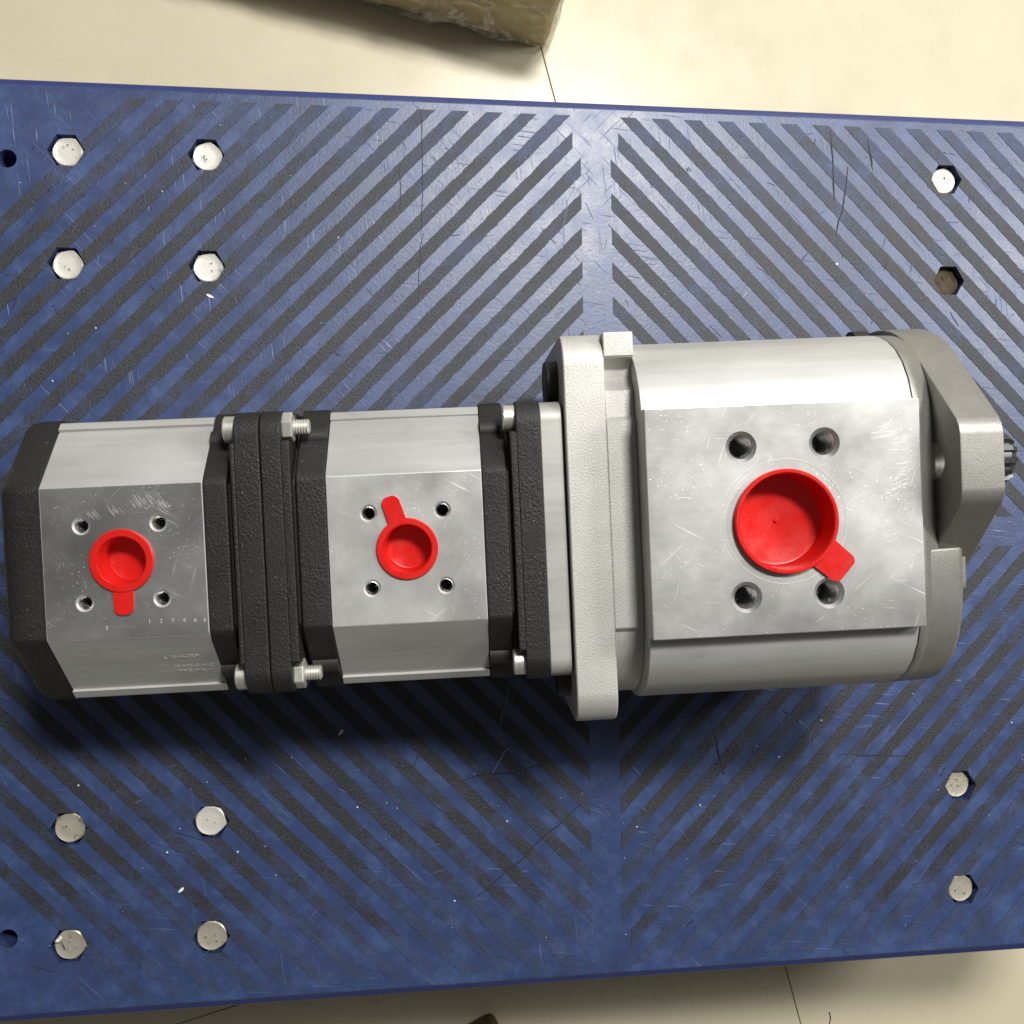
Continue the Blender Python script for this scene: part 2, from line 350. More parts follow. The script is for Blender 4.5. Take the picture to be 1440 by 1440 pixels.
# chevron grip strips: four mirrored quadrants, period 17 mm, clipped to each quadrant
def clip(poly, ax, lim, keep_less):
    out = []
    for i in range(len(poly)):
        a, b = poly[i], poly[(i+1) % len(poly)]
        ia = (a[ax] <= lim) == keep_less; ib = (b[ax] <= lim) == keep_less
        if ia: out.append(a)
        if ia != ib:
            t = (lim-a[ax])/(b[ax]-a[ax]); out.append((a[0]+t*(b[0]-a[0]), a[1]+t*(b[1]-a[1])))
    return out
SL = 1.02; G0 = 0.0075; YT = 0.2066
for qx in (1, -1):
    for qy in (1, -1):
        k = -13
        while k < 18:
            y0 = 0.1687+0.0170*(k-2); k += 1
            w_ = 0.0083*random.uniform(0.96, 1.05)
            xs = (-0.01, 0.34)
            poly = [(x, y0-SL*(x-G0)-d) for x, d in ((xs[0], 0), (xs[1], 0), (xs[1], w_), (xs[0], w_))]
            poly = clip(poly, 0, G0, False); poly = poly and clip(poly, 0, DX-0.018, True)
            poly = poly and clip(poly, 1, G0, False); poly = poly and clip(poly, 1, YT, True)
            if not poly or len(poly) < 3: continue
            ext = max(p[0] for p in poly)-min(p[0] for p in poly)
            if ext < 0.006: continue
            if y0 > 0.199 and y0 < 0.232:                                   # the corner by the seam is rounded off
                poly = [p for p in clip(poly, 0, G0+0.004, False)]
            jag = []
            for i in range(len(poly)):
                a, b = poly[i], poly[(i+1) % len(poly)]; L_ = math.hypot(b[0]-a[0], b[1]-a[1]); jag.append(a)
                if L_ > 0.012:
                    kk = int(L_/0.0011); nx, ny = -(b[1]-a[1])/L_, (b[0]-a[0])/L_; off = 0.0
                    for q in range(1, kk):
                        off = off*0.5+random.gauss(0, 0.00010); jag.append((a[0]+(b[0]-a[0])*q/kk+nx*off, a[1]+(b[1]-a[1])*q/kk+ny*off))
            poly = [(p[0]*qx, p[1]*qy) for p in jag]
            bm = bmesh.new()
            top = [bm.verts.new((x, y, 0.00022)) for x, y in poly]; bot = [bm.verts.new((x, y, -0.0006)) for x, y in poly]
            bm.faces.new(top); bm.faces.new(list(reversed(bot)))
            for i in range(len(top)): bm.faces.new((top[i], bot[i], bot[(i+1) % len(top)], top[(i+1) % len(top)]))
            o = finish('grip_strip', bm, M['strip'])
            near = False
            for px, py in pockets+[(-0.2737, 0.1764), (-0.2742, -0.1763)]:
                ax, ay = abs(px), abs(py)
                if px*qx > 0 and py*qy > 0 and -0.011-0.0085 < (ay-(y0-SL*(ax-G0)))*0.7 < 0.011: near = True
            if near: cut(o, pocket_cutter())
            o.parent = deck_root

# bolts of the casters, in their hex pockets
def deck_bolt(x, y, mat, rot, top, off=(0, 0), af=0.0130):
    bm = bmesh.new(); x += off[0]; y += off[1]
    k = 24; R0 = af/math.sqrt(3)
    def ring(r, z, hexy):
        out = []
        for i in range(k):
            a = 2*math.pi*i/k
            aa = (a+math.pi/6) % (math.pi/3)-math.pi/6
            hr = (af/2)/math.cos(((a) % (math.pi/3))-math.pi/6)
            rr = min(hr, r) if hexy else r
            out.append(bm.verts.new((x+rr*math.cos(a+rot), y+rr*math.sin(a+rot), z)))
        return out
    rs = [ring(1, -0.0076, False)] if False else []
    rs = [ring(R0*1.001, -0.0076, True), ring(R0*1.001, top-0.0011, True), ring(af/2*1.04, top-0.0004, True), ring(af/2*0.955, top, False), ring(af/2*0.90, top-0.00012, False), ring(af/2*0.5, top-0.00018, False)]
    for a, b in zip(rs, rs[1:]):
        for i in range(k): bm.faces.new((a[i], a[(i+1) % k], b[(i+1) % k], b[i]))
    bm.faces.new(rs[0]); bm.faces.new(list(reversed(rs[-1])))
    o = finish('bolt', bm, mat, deck_root, smooth=25)
    # raised head marks
    mb = bmesh.new()
    for q in range(random.randint(2, 3)):
        a = random.uniform(0, 6.28); r = random.uniform(0.0012, 0.0036)
        cx, cy, ra = x+r*math.cos(a), y+r*math.sin(a), random.uniform(0, 3.14)
        for st in range(random.randint(2, 3)):
            ll, ww = random.uniform(0.0006, 0.0011), 0.00022
            dx, dy = math.cos(ra+st*1.3), math.sin(ra+st*1.3)
            vs = [mb.verts.new((cx+u*ll*dx-v*ww*dy, cy+u*ll*dy+v*ww*dx, top+zz)) for zz in (-0.0003, -0.00002) for u, v in ((-1, -1), (1, -1), (1, 1), (-1, 1))]
            for f in ((3, 2, 1, 0), (4, 5, 6, 7), (0, 1, 5, 4), (1, 2, 6, 5), (2, 3, 7, 6), (3, 0, 4, 7)): mb.faces.new([vs[i] for i in f])
    finish('head_mark', mb, mat, o)
    return o
r3 = rad
B = {}
specs = [((0, 0), 'zincdull', 3, -0.0006, (0.0004, -0.0006)), ((0, 1), 'zincdull', 12, -0.0010, (0.0003, -0.0004)), ((0, 2), 'zincold', 25, -0.0008, (0.0003, 0.0003)), ((0, 3), 'zincold', -12, -0.0004, (0.0003, 0.0003)),
         ((1, 0), 'zincdull', 20, -0.0008, (0.0004, -0.0006)), ((1, 1), 'zincdull', 8, -0.0010, (0.0003, -0.0005)), ((1, 2), 'zincdull', -18, 0.0002, (-0.0002, 0.0006)), ((1, 3), 'zincold', 33, 0.0002, (0.0, 0.0005)),
         ((2, 0), 'zincold', 15, -0.0016, (-0.0008, -0.0004)), ((2, 1), 'rust', 0, -0.0034, (0, 0)), ((2, 2), 'zincold', 10, -0.0022, (-0.0008, 0.0002)), ((2, 3), 'zincold', 28, -0.0012, (-0.0006, 0.0002))]
for (i, j), m, rot, top, off in specs:
    o = deck_bolt(XC[i], YC[j], M[m], rad(rot), top, off, 0.01425 if m == 'rust' else 0.0130)
    if m == 'rust': o['label'] = 'sunken rusty brown bolt head in its hex pocket'
    if (i, j) == (0, 2): o['label'] = 'dirty bolt head stained brown'

# scuffs and cracks on the deck: thin raised burrs, dark and pale
def scuffs(name, mat, lines):
    bm = bmesh.new()
    for pts, wd in lines:
        L, Rr = [], []
        for i, p in enumerate(pts):
            a = pts[max(i-1, 0)]; b = pts[min(i+1, len(pts)-1)]
            d = Vector((b[0]-a[0], b[1]-a[1])); d = d.normalized() if d.length > 0 else Vector((1, 0)); nn = Vector((-d.y, d.x))
            ww = 0.55*wd*(0.25 if i in (0, len(pts)-1) else random.uniform(0.7, 1.2))/2
            z = 0.00034
            L.append(bm.verts.new((p[0]+nn.x*ww, p[1]+nn.y*ww, z))); Rr.append(bm.verts.new((p[0]-nn.x*ww, p[1]-nn.y*ww, z)))
        for i in range(len(pts)-1): bm.faces.new((L[i], Rr[i], Rr[i+1], L[i+1]))
    r = bmesh.ops.extrude_face_region(bm, geom=bm.faces[:])
    for v in r['geom']:
        if isinstance(v, bmesh.types.BMVert): v.co.z = -0.0002
    return tag(finish(name, bm, mat, deck_root), kind='stuff')
def wob(a, b, k=6, amp=0.001):
    return [(a[0]+(b[0]-a[0])*i/k+random.uniform(-amp, amp), a[1]+(b[1]-a[1])*i/k+random.uniform(-amp, amp)) for i in range(k+1)]
lines = [(wob((-0.0853, 0.2080), (-0.0850, 0.148), 7, 0.0007), 0.0006), (wob((-0.0850, 0.148), (-0.0878, 0.112), 5, 0.0007), 0.0005), (wob((-0.0958, 0.178), (-0.0955, 0.158), 3, 0.0005), 0.0007),
         (wob((0.1215, 0.205), (0.1232, 0.168), 5, 0.0008), 0.0012), (wob((0.1310, 0.186), (0.1232, 0.150), 5, 0.0008), 0.0011), (wob((0.1410, 0.200), (0.1440, 0.184), 3, 0.0006), 0.0012),
         (wob((-0.010, -0.1270), (-0.062, -0.170), 8, 0.0009), 0.0008), (wob((-0.072, -0.115), (-0.018, -0.108), 6, 0.001), 0.0006), (wob((0.118, -0.1105), (0.155, -0.112), 5, 0.0008), 0.0007),
         (wob((0.055, -0.098), (0.060, -0.118), 3, 0.0006), 0.0009)]
for q in range(45):
    x, y = random.uniform(-0.28, 0.23), random.choice((random.uniform(0.07, 0.205), random.uniform(-0.2, -0.08), random.uniform(0.09, 0.2)))
    a = random.uniform(0, 3.14); l = random.uniform(0.0012, 0.0055)
    lines.append((wob((x, y), (x+l*math.cos(a), y+l*math.sin(a)), 3, 0.0003), random.uniform(0.0002, 0.0006)))
scuffs('dark_scratch', M['hair'], lines)
lines = [(wob((-0.011, 0.176), (-0.018, 0.140), 6, 0.0012), 0.0005), (wob((-0.052, -0.095), (-0.045, -0.068), 5, 0.001), 0.0009),
         (wob((-0.055, -0.113), (-0.046, -0.098), 4, 0.001), 0.001)]
for q in range(130):
    x, y = random.uniform(-0.28, 0.23), random.choice((random.uniform(0.07, 0.205), random.uniform(-0.2, -0.08), random.uniform(0.07, 0.205)))
    a = random.uniform(0, 3.14); l = random.uniform(0.002, 0.010)
    lines.append((wob((x, y), (x+l*math.cos(a), y+l*math.sin(a)), 3, 0.0004), random.uniform(0.00015, 0.0004)))
scuffs('pale_scratch', M['pale'], lines)

# ------------------------------------------------------------------ the tandem gear pump
TH, PH, RO = rad(1.9), rad(4.5), rad(2.2)
ex = Vector((math.cos(PH)*math.cos(TH), math.cos(PH)*math.sin(TH), math.sin(PH)))
ey0 = Vector((-math.sin(TH), math.cos(TH), 0)); ez0 = ex.cross(ey0)
ey = ey0*math.cos(RO)+ez0*math.sin(RO); ez = ez0*math.cos(RO)-ey0*math.sin(RO)
O = Vector((-0.020, 0.0, 0.061))
ROT = Matrix((ex, ey, ez)).transposed().to_4x4()
def pump_matrix(s=0, t=0, n=-BASE): return Matrix.Translation(O+(ex*s+ey*t+ez*n)*MM) @ ROT
pump = bpy.data.objects.new('gear_pump', None); C.objects.link(pump); pump.matrix_world = pump_matrix()
tag(pump, 'tandem hydraulic gear pump of three aluminium sections lying on the blue deck', 'gear pump')

T0 = 1.5
def sbody():
    h = [(28, 44), (49.2, 24.2), (49.9, 23.4), (50.6, 24.4), (53.6, 21.6), (53.8, 19), (53.8, -20), (28, -42.3)]
    return shift(h+[(-t, n) for t, n in reversed(h)], T0)
def octo(ht, hn, mt, mn, b=None):
    b = hn if b is None else b
    h = [(ht, hn), (ht+3, hn-1.8), (mt-1.5, mn+1.6), (mt, mn-1), (mt, -mn), (ht, -b)]
    return shift(h+[(-t, n) for t, n in reversed(h)], T0)
def bycap(o, thr=0.93, low=30):
    """faces that look straight up on the port face take the second material"""
    for p in o.data.polygons:
        if p.normal.z > thr: p.material_index = 1

def housing(s0, s1, holes, hr, hn, hd, mk='mach'):
    bm = bmesh.new(); prism(bm, s0, s1, sbody())
    o = finish('pump_housing', bm, [M['extr'], M[mk]], bevel=0.00035, bev_ang=20)
    bycap(o)
    drill(o, holes, hr, hn, hd)
    return o
def drill(o, holes, hr, hn, hd, port=None):
    cb = bmesh.new()
    for s, t in holes: lathe(cb, [(0.3, -hd-hr*0.5), (hr, -hd), (hr, -hr*0.28), (hr*1.32, 0.05), (hr*1.32, 3)], c=(s, t, hn), k=32)
    if port: lathe(cb, [(port[2], -16), (port[2], 3)], c=(port[0], port[1], hn), k=48)
    cut(o, cb)
def threads(parent, holes, hr, hn, hd):
    for s, t in holes:
        bm = bmesh.new(); rg = []; h = -hr*0.30; pit = hr*0.32
        while h > -hd:
            rg += [(hr*0.985, h), (hr*0.86, h-pit*0.5)]; h -= pit
        lathe(bm, rg, c=(s, t, hn), k=24, close=False)
        ob = finish('threaded_hole', bm, M['brass'], parent)

# rear end cover (black)
bm = bmesh.new(); pr = octo(27.5, 43.2, 55, 18, 42.6)
loft(bm, [(-220.8, scaled(pr, 0.93, (T0, 0))), (-220.4, scaled(pr, 0.952, (T0, 0))), (-219.4, scaled(pr, 0.972, (T0, 0))), (-217.6, scaled(pr, 0.987, (T0, 0))), (-215, scaled(pr, 0.996, (T0, 0))), (-212, pr), (-205.6, pr)])
finish('end_cover', bm, M['black'], pump, smooth=60, bevel=0.0007)
S1H = [(-191.0, 15.3), (-163.0, 15.2), (-191.1, -13.0), (-163.0, -12.7)]
S2H = [(-86.1, 15.2), (-58.7, 15.2), (-86.0, -12.8), (-58.5, -13.0)]
h1 = housing(-205.6, -146.5, S1H, 2.55, 44, 15)
for hh, holes, port in ((h1, S1H, (-176.8, 1.9, 9.75)),):
    cb = bmesh.new(); lathe(cb, [(port[2], -13), (port[2], 3)], c=(port[0], port[1], 44), k=48); cut(hh, cb)
    hh.parent = pump; threads(hh, holes, 2.55, 44, 14.5)
h2 = housing(-101.4, -43.5, S2H, 2.55, 44, 15, 'mach2')
cb = bmesh.new(); lathe(cb, [(9.75, -13), (9.75, 3)], c=(-72.3, 1.4, 44), k=48); cut(h2, cb)
h2.parent = pump; threads(h2, S2H, 2.55, 44, 14.5)
h1['label'] = 'aluminium housing of the last pump section with stamped marks'
h2['label'] = 'aluminium housing of the middle pump section'

# black intermediate covers, each with a neck towards the flange
def mid_cover(s_body, s_neck, s_plate):
    bm = bmesh.new(); pr = octo(27.5, 44.2, 55, 19, 42)
    prism(bm, s_body, s_neck, pr)
    o = finish('intermediate_cover', bm, M['black'], pump, smooth=40, bevel=0.0009)
    sg = 1 if s_neck > s_body else -1
    bm = bmesh.new(); prism(bm, s_neck-sg*0.5, s_plate+sg*0.3, scaled(pr, 0.93, (T0, 0)))
    finish('neck', bm, M['bsm'], o)
    for tt in (1, -1):                                                       # round bosses where the screws pass the shoulder
        bm = bmesh.new(); a, b = sorted((s_body+sg*0.4, s_neck-sg*1.0))
        lathe(bm, [(4.2, a), (4.2, b)], axis='s', c=(0, T0+tt*43.5, 27.5), k=20)
        finish('screw_boss', bm, M['bsm'], o)
    return o
mid_cover(-146.5, -137.6, -135.9)
mid_cover(-101.4, -112.4, -113.9)
mid_cover(-43.5, -34.2, -32.4)

PC = 2.0
def flange_plate(s_pad, s_face, s_end):
    """s_pad: proud centre pad towards the cover; s_face: spot-faced corners; s_end: mating face"""
    bm = bmesh.new(); a, b = sorted((s_face, s_end)); prism(bm, a, b, shift(rrect(53.2, 45.0, 9.5, 6, 42.0), PC))
    o = finish('flange_plate', bm, M['black'], pump, smooth=50, bevel=0.0007)
    bm = bmesh.new(); a, b = sorted((s_pad, s_face+(0.3 if s_end > s_face else -0.3)))
    h = [(40.5, 45.1), (41.5, 44.0), (41.8, 30), (44, 28), (53.0, 27), (53, -27), (41, -29), (40.5, -41)]
    prism(bm, a, b, shift(h+[(-t, n) for t, n in reversed(h)], PC))
    finish('centre_pad', bm, M['black'], o, smooth=50, bevel=0.0005)
    return o
pa = flange_plate(-135.9, -134.4, -124.95)
pb = flange_plate(-113.9, -117.0, -124.75)
pc = flange_plate(-32.4, -30.0, -20.8)
BT = (PC+46.8, PC-46.2); BN = 37.0
def cap_screw(parent, s0, s1, tip, t):
    bm = bmesh.new(); lathe(bm, [(4.4, s0), (5.0, s0+0.5), (5.0, s1)], axis='s', c=(0, t, BN), k=28)
    # shank
    rg = [(2.6, s1-0.2)]; h = s1
    if tip > s1:
        rg.append((2.6, max(s1, tip-12))); h = max(s1, tip-12)
        while h < tip-0.6: rg += [(2.95, h+0.3), (2.45, h+0.8)]; h += 1.0
        rg.append((2.2, tip))
        lathe(bm, rg, axis='s', c=(0, t, BN), k=20)
    return finish('bolt', bm, M['zinc'], parent, smooth=30)
def hex_nut(parent, s0, s1, t, rot):
    bm = bmesh.new(); R0 = 10.0/math.sqrt(3)
    prism(bm, s0, s1, circ((t, BN), R0, 6, rot))
    return finish('nut', bm, M['zinc'], parent, smooth=20, bevel=0.0005)
for i, t in enumerate(BT):
    cap_screw(pa, -139.0, -134.3, -107.2, t); hex_nut(pb, -117.1, -113.2, t, (12, -4)[i])
    cap_screw(pc, -34.6, -29.9, -22, t)
    # the lower pair, under the pump
for n_low in (-34.0,):
    keep = BN; BN = n_low
    for i, t in enumerate(BT):
        cap_screw(pa, -139.0, -134.3, -107.2, t); hex_nut(pb, -117.1, -113.2, t, 10)
        cap_screw(pc, -34.6, -29.9, -22, t)
    BN = keep

# ground adapter plate and a black spacer put in for the shaded gap behind it
bm = bmesh.new(); prism(bm, -20.7, -12.6, shift(rrect(52.4, 43.2, 7.5, 6, 42), PC))
finish('adapter_plate', bm, M['plate'], pump, smooth=50, bevel=0.0004)
bm = bmesh.new(); prism(bm, -12.8, -11.3, shift(rrect(50.5, 41.0, 7.5, 6, 40), PC))
finish('gap_gasket', bm, M['seal'], pump, smooth=50)

# rear casting of the large section: tall plate with rounded ends plus a stepped hub
bm = bmesh.new(); prism(bm, -11.5, 4.2, shift(rrect(74.4, 45.0, 13.0, 8, 45), 5.3))
rear = finish('rear_casting', bm, M['cast'], pump, smooth=50, bevel=0.0008)
rear['label'] = 'sand cast light alloy plate with rounded ends'
for t_ in (5.0+58.0, 5.0-58.0):                                                      # black socket screws holding the rear casting
    for n_ in (18.0,):
        bm = bmesh.new(); lathe(bm, [(4.6, -16.4), (8.4, -16.6), (9.2, -15.8), (9.2, -11.3)], axis='s', c=(0, t_, n_), k=32)
        finish('socket_screw', bm, M['bsm'], rear, smooth=35)
CT = 6.9
def sup(x, N=49.5, a=20.0, b=51.5, e=2.75):
    x = abs(x)
    return N if x <= a else N*max(0.0, 1-((x-a)/b)**e)**(1/e)
def hubprof():
    up = [(39, 45), (40.6, 43.2), (50.5, 42.4), (53, 39.5), (56, 37.2), (59, 37.6), (61.5, 40.5), (62.6, 44.2), (63.4, 44.8), (72.2, 44.8), (72.4, 20), (72, 0)]
    lo = [(-39, 45), (-40.6, 42.8), (-47, 42), (-54, 38.2), (-60, 33.5), (-64.5, 27), (-68, 18), (-70, 8), (-70.5, 0)]
    bot = [(-68, -18), (-60, -34), (-40, -45), (40, -45), (60, -34), (69, -18)]
    return shift(list(reversed(up))+lo+bot, CT-0.3)
bm = bmesh.new(); prism(bm, 4.0, 15.3, hubprof())
finish('hub', bm, M['cast'], rear, smooth=32, bevel=0.0005, bev_ang=50)

# large housing: rounded barrel plus the machined port boss
def barrel(k=1.0, N=57.0):
    xs = [20+51.5*math.sin(rad(a)) for a in (0, 12, 24, 35, 45, 54, 62, 69, 75, 80, 84, 87, 90)]
    h = [(x*k, sup(x, N)*k) for x in xs]
    return shift([(t, n) for t, n in h]+[(t, -n) for t, n in reversed(h[:-1])]+[(-t, -n) for t, n in h]+[(-t, n) for t, n in reversed(h[:-1])], CT)
bm = bmesh.new(); prism(bm, 15.3, 116.1, barrel())
big = finish('main_housing', bm, M['extr'], smooth=30, bevel=0.0004, bev_ang=60)
cb = bmesh.new(); BC = (65.3, 5.7); lathe(cb, [(18.5, -20), (18.5, 30)], c=(BC[0], BC[1], 48), k=64)
BH = [(50.2, 33.2), (80.8, 33.4), (50.1, -21.2), (80.5, -21.1)]
for s_, t_ in BH: lathe(cb, [(0.3, -22.5), (4.5, -20), (4.5, 10)], c=(s_, t_, 60), k=28)
cut(big, cb)
big.parent = pump; big['label'] = 'large aluminium barrel housing of the front pump section'
bm = bmesh.new(); prism(bm, 15.4, 116.3, [(48.4, 40), (48.4, 60), (-35.2, 60), (-35.2, 40)])
boss = finish('port_boss', bm, M['mach3'], bevel=0.0005)
BH = [(50.2, 33.2), (80.8, 33.4), (50.1, -21.2), (80.5, -21.1)]
drill(boss, BH, 4.35, 60, 19.5, (BC[0], BC[1], 18.5)); boss.parent = big
threads(boss, BH, 4.35, 60, 19)
bm = bmesh.new(); k = 72                                                          # turned ring round the port
lathe(bm, [(22.4, -0.15), (22.45, 0.10), (22.75, 0.10), (22.8, -0.15)], c=(BC[0], BC[1], 60), k=k, close=False)
finish('turned_ring', bm, M['stamp'], boss)

def tool_marks(parent, n, items):
    bm = bmesh.new()
    for s_, t_, a, l, bend, wd in items:
        L, Rr = [], []; k = 6
        for i in range(k+1):
            u = i/k-0.5; aa = a+bend*u; px, py = s_+l*u*math.cos(aa), t_+l*u*math.sin(aa)
            ww = wd*(1-abs(2*u)**3)*0.5+0.01; L.append(bm.verts.new(P3(px-ww*math.sin(aa), py+ww*math.cos(aa), n+0.03))); Rr.append(bm.verts.new(P3(px+ww*math.sin(aa), py-ww*math.cos(aa), n+0.03)))
        for i in range(k): bm.faces.new((L[i], Rr[i], Rr[i+1], L[i+1]))
    return tag(finish('tool_mark', bm, M['scrape'], parent), kind='stuff')
items = []
for c in range(13):                                                                # bundles of scraped arcs along the free edge
    s_, t_ = random.uniform(98, 111), random.uniform(-12, 38); a = random.uniform(0.1, 0.55); l = random.uniform(6, 11)
    for q in range(random.randint(3, 7)): items.append((s_+random.uniform(-1, 1), t_+q*random.uniform(0.5, 0.9), a+random.uniform(-0.05, 0.05), l*random.uniform(0.6, 1.0), 0.5, random.uniform(0.1, 0.28)))
for q in range(40): items.append((random.uniform(20, 112), random.uniform(-32, 46), random.uniform(0, 3.14), random.uniform(1, 6), 0.3, random.uniform(0.06, 0.14)))
tool_marks(boss, 60, [i for i in items if math.hypot(i[0]-BC[0], i[1]-BC[1]) > 24 and min(math.hypot(i[0]-a, i[1]-b) for a, b in BH) > 9])
items = []
for c in range(9):
    s_, t_ = random.uniform(-197, -152), random.uniform(19.5, 25.5)
    for q in range(random.randint(4, 8)): items.append((s_+q*random.uniform(0.4, 0.7), t_+random.uniform(-0.8, 0.8), -0.95+random.uniform(-0.06, 0.06), random.uniform(2, 5.5), 0.1, random.uniform(0.06, 0.16)))
for q in range(22): items.append((random.uniform(-203, -149), random.uniform(-24, 27), random.uniform(0, 3.14), random.uniform(0.8, 4), 0.2, random.uniform(0.05, 0.12)))
tool_marks(h1, 44, [i for i in items if math.hypot(i[0]+176.8, i[1]-1.5) > 15])
items = [(random.uniform(-99, -46), random.uniform(-24, 27), random.uniform(0, 3.14), random.uniform(0.6, 4), 0.2, random.uniform(0.05, 0.14)) for q in range(60)]
tool_marks(h2, 44, [i for i in items if math.hypot(i[0]+72.3, i[1]-1.5) > 15])

# front cover with its lower lobe, gasket and two bolt mounting flange
bm = bmesh.new(); prism(bm, 116.0, 116.75, barrel(0.985)); finish('gap_gasket', bm, M['seal'], pump)
bm = bmesh.new(); loft(bm, [(116.7, barrel(1.0, 56.4)), (119.5, barrel(1.0, 55.6)), (125.7, barrel(1.0, 51.5))])
cover = finish('front_cover', bm, M['grey'], pump, smooth=30, bevel=0.0012, bev_ang=60)
bm = bmesh.new(); prism(bm, 119.2, 125.5, circ((CT+67, -8), 9.5, 28)); finish('cover_disc', bm, M['bsm'], cover)  # small black disc, makes the dark crescent beside the barrel
def lobe(lim, k=1.0, N=51.0):
    pr = [(t, n) for t, n in barrel(k, N)]
    return clip(pr, 0, lim, True)
bm = bmesh.new(); loft(bm, [(118.5, lobe(-7.5, 1.0, 55.2)), (126, lobe(-7.5, 1.0, 53)), (133.6, lobe(-7.5)), (136.2, scaled(lobe(-7.5), 0.965, (-7.5, 0)))]); finish('lobe', bm, M['grey'], cover, smooth=30, bevel=0.0009, bev_ang=50)
bm = bmesh.new(); loft(bm, [(136, clip(lobe(-8.0, 0.90), 0, -24, False)), (139.2, clip(lobe(-8.0, 0.90), 0, -24, False))]); finish('lobe_step', bm, M['grey'], cover, smooth=30, bevel=0.0006, bev_ang=50)
FT = 24.3
def hull(pts):
    pts = sorted(set((round(a, 5), round(b, 5)) for a, b in pts))
    def half(ps):
        h = []
        for p in ps:
            while len(h) > 1 and (h[-1][0]-h[-2][0])*(p[1]-h[-2][1])-(h[-1][1]-h[-2][1])*(p[0]-h[-2][0]) <= 0: h.pop()
            h.append(p)
        return h
    a = half(pts); b = half(list(reversed(pts)))
    return a[:-1]+b[:-1]
ears = []
for sg, E_ in ((1, 70.2), (-1, 71.2)):
    for st in (1, -1):
        for i in range(5):
            a = rad(90*i/4); ears.append((FT+st*(9.5+9.0*math.cos(a)), sg*(E_-9.0+9.0*math.sin(a))))
fl = hull(circ((FT, 0), 57.5, 64)+ears)
bm = bmesh.new(); prism(bm, 125.6, 141.8, fl)
flange = finish('mounting_flange', bm, M['grey'], smooth=25, bevel=0.0008, bev_ang=50)
cb = bmesh.new()
for n_ in (52.0, -52.0): lathe(cb, [(6.9, 120), (6.9, 150)], axis='s', c=(0, FT+1, n_), k=40)
cut(flange, cb); flange.parent = pump
bm = bmesh.new(); lathe(bm, [(33, 141.6), (33, 148.0), (32, 149)], axis='s', c=(0, FT+1, 0), k=64); finish('pilot', bm, M['grey'], flange)
# splined shaft
bm = bmesh.new(); teeth = 13; prof = []
for i in range(teeth):
    for f, r in ((0.0, 9.6), (0.20, 9.6), (0.30, 11.4), (0.70, 11.4), (0.80, 9.6)):
        a = 2*math.pi*(i+f)/teeth; prof.append((FT+1.6+r*math.cos(a), r*math.sin(a)))
loft(bm, [(148, prof), (179.5, prof), (182.2, scaled(prof, 0.86, (FT+1.6, 0)))])
finish('drive_shaft', bm, M['steel'], pump, smooth=20)

# stamped marks on the last section
def stamp(text, size, s, t, n, slope, flip, parent, sp=1.0):
    cu = bpy.data.curves.new('stamp', 'FONT'); cu.body = text; cu.size = size*MM; cu.extrude = 0.00006; cu.space_character = sp; cu.offset = 0.0
    tmp = bpy.data.objects.new('stamp', cu); C.objects.link(tmp); bpy.context.view_layer.update()
    me = bpy.data.meshes.new_from_object(tmp.evaluated_get(bpy.context.evaluated_depsgraph_get()))
    bpy.data.objects.remove(tmp); bpy.data.curves.remove(cu)
    o = bpy.data.objects.new('stamped_mark', me); C.objects.link(o); me.materials.clear(); me.materials.append(M['stamp'])
    o.parent = parent
    o.matrix_local = Matrix.Translation(P3(s, t, n)) @ Matrix.Rotation(slope, 4, 'X') @ Matrix.Rotation(math.pi if flip else 0, 4, 'Z')
    return o
for ch, s_ in (('1', -168.6), ('2', -164.4), ('7', -160.2), ('4', -156.0), ('6', -152.0), ('6', -147.9-0.6)): stamp(ch, 2.1, s_, -21.6-(0.3*(s_+168)/20), 44.03, 0, False, h1)
stamp('3', 2.1, -184.2, -23.2, 44.03, 0, False, h1)
slope = math.atan2(44-24.2, 49.2-28)
def chm(d): return (T0-28-d*math.cos(slope), 44-d*math.sin(slope)+0.04)
for txt, d, s_ in (('L 18-44-3RM.', 13.6, -166.5), ('WA00-8-44-C', 19.6, -163.8), ('XMB-0XS-11', 22.4, -163.0)):
    t_, n_ = chm(d); stamp(txt, 2.5, s_, t_, n_, slope, False, h1, 1.02)

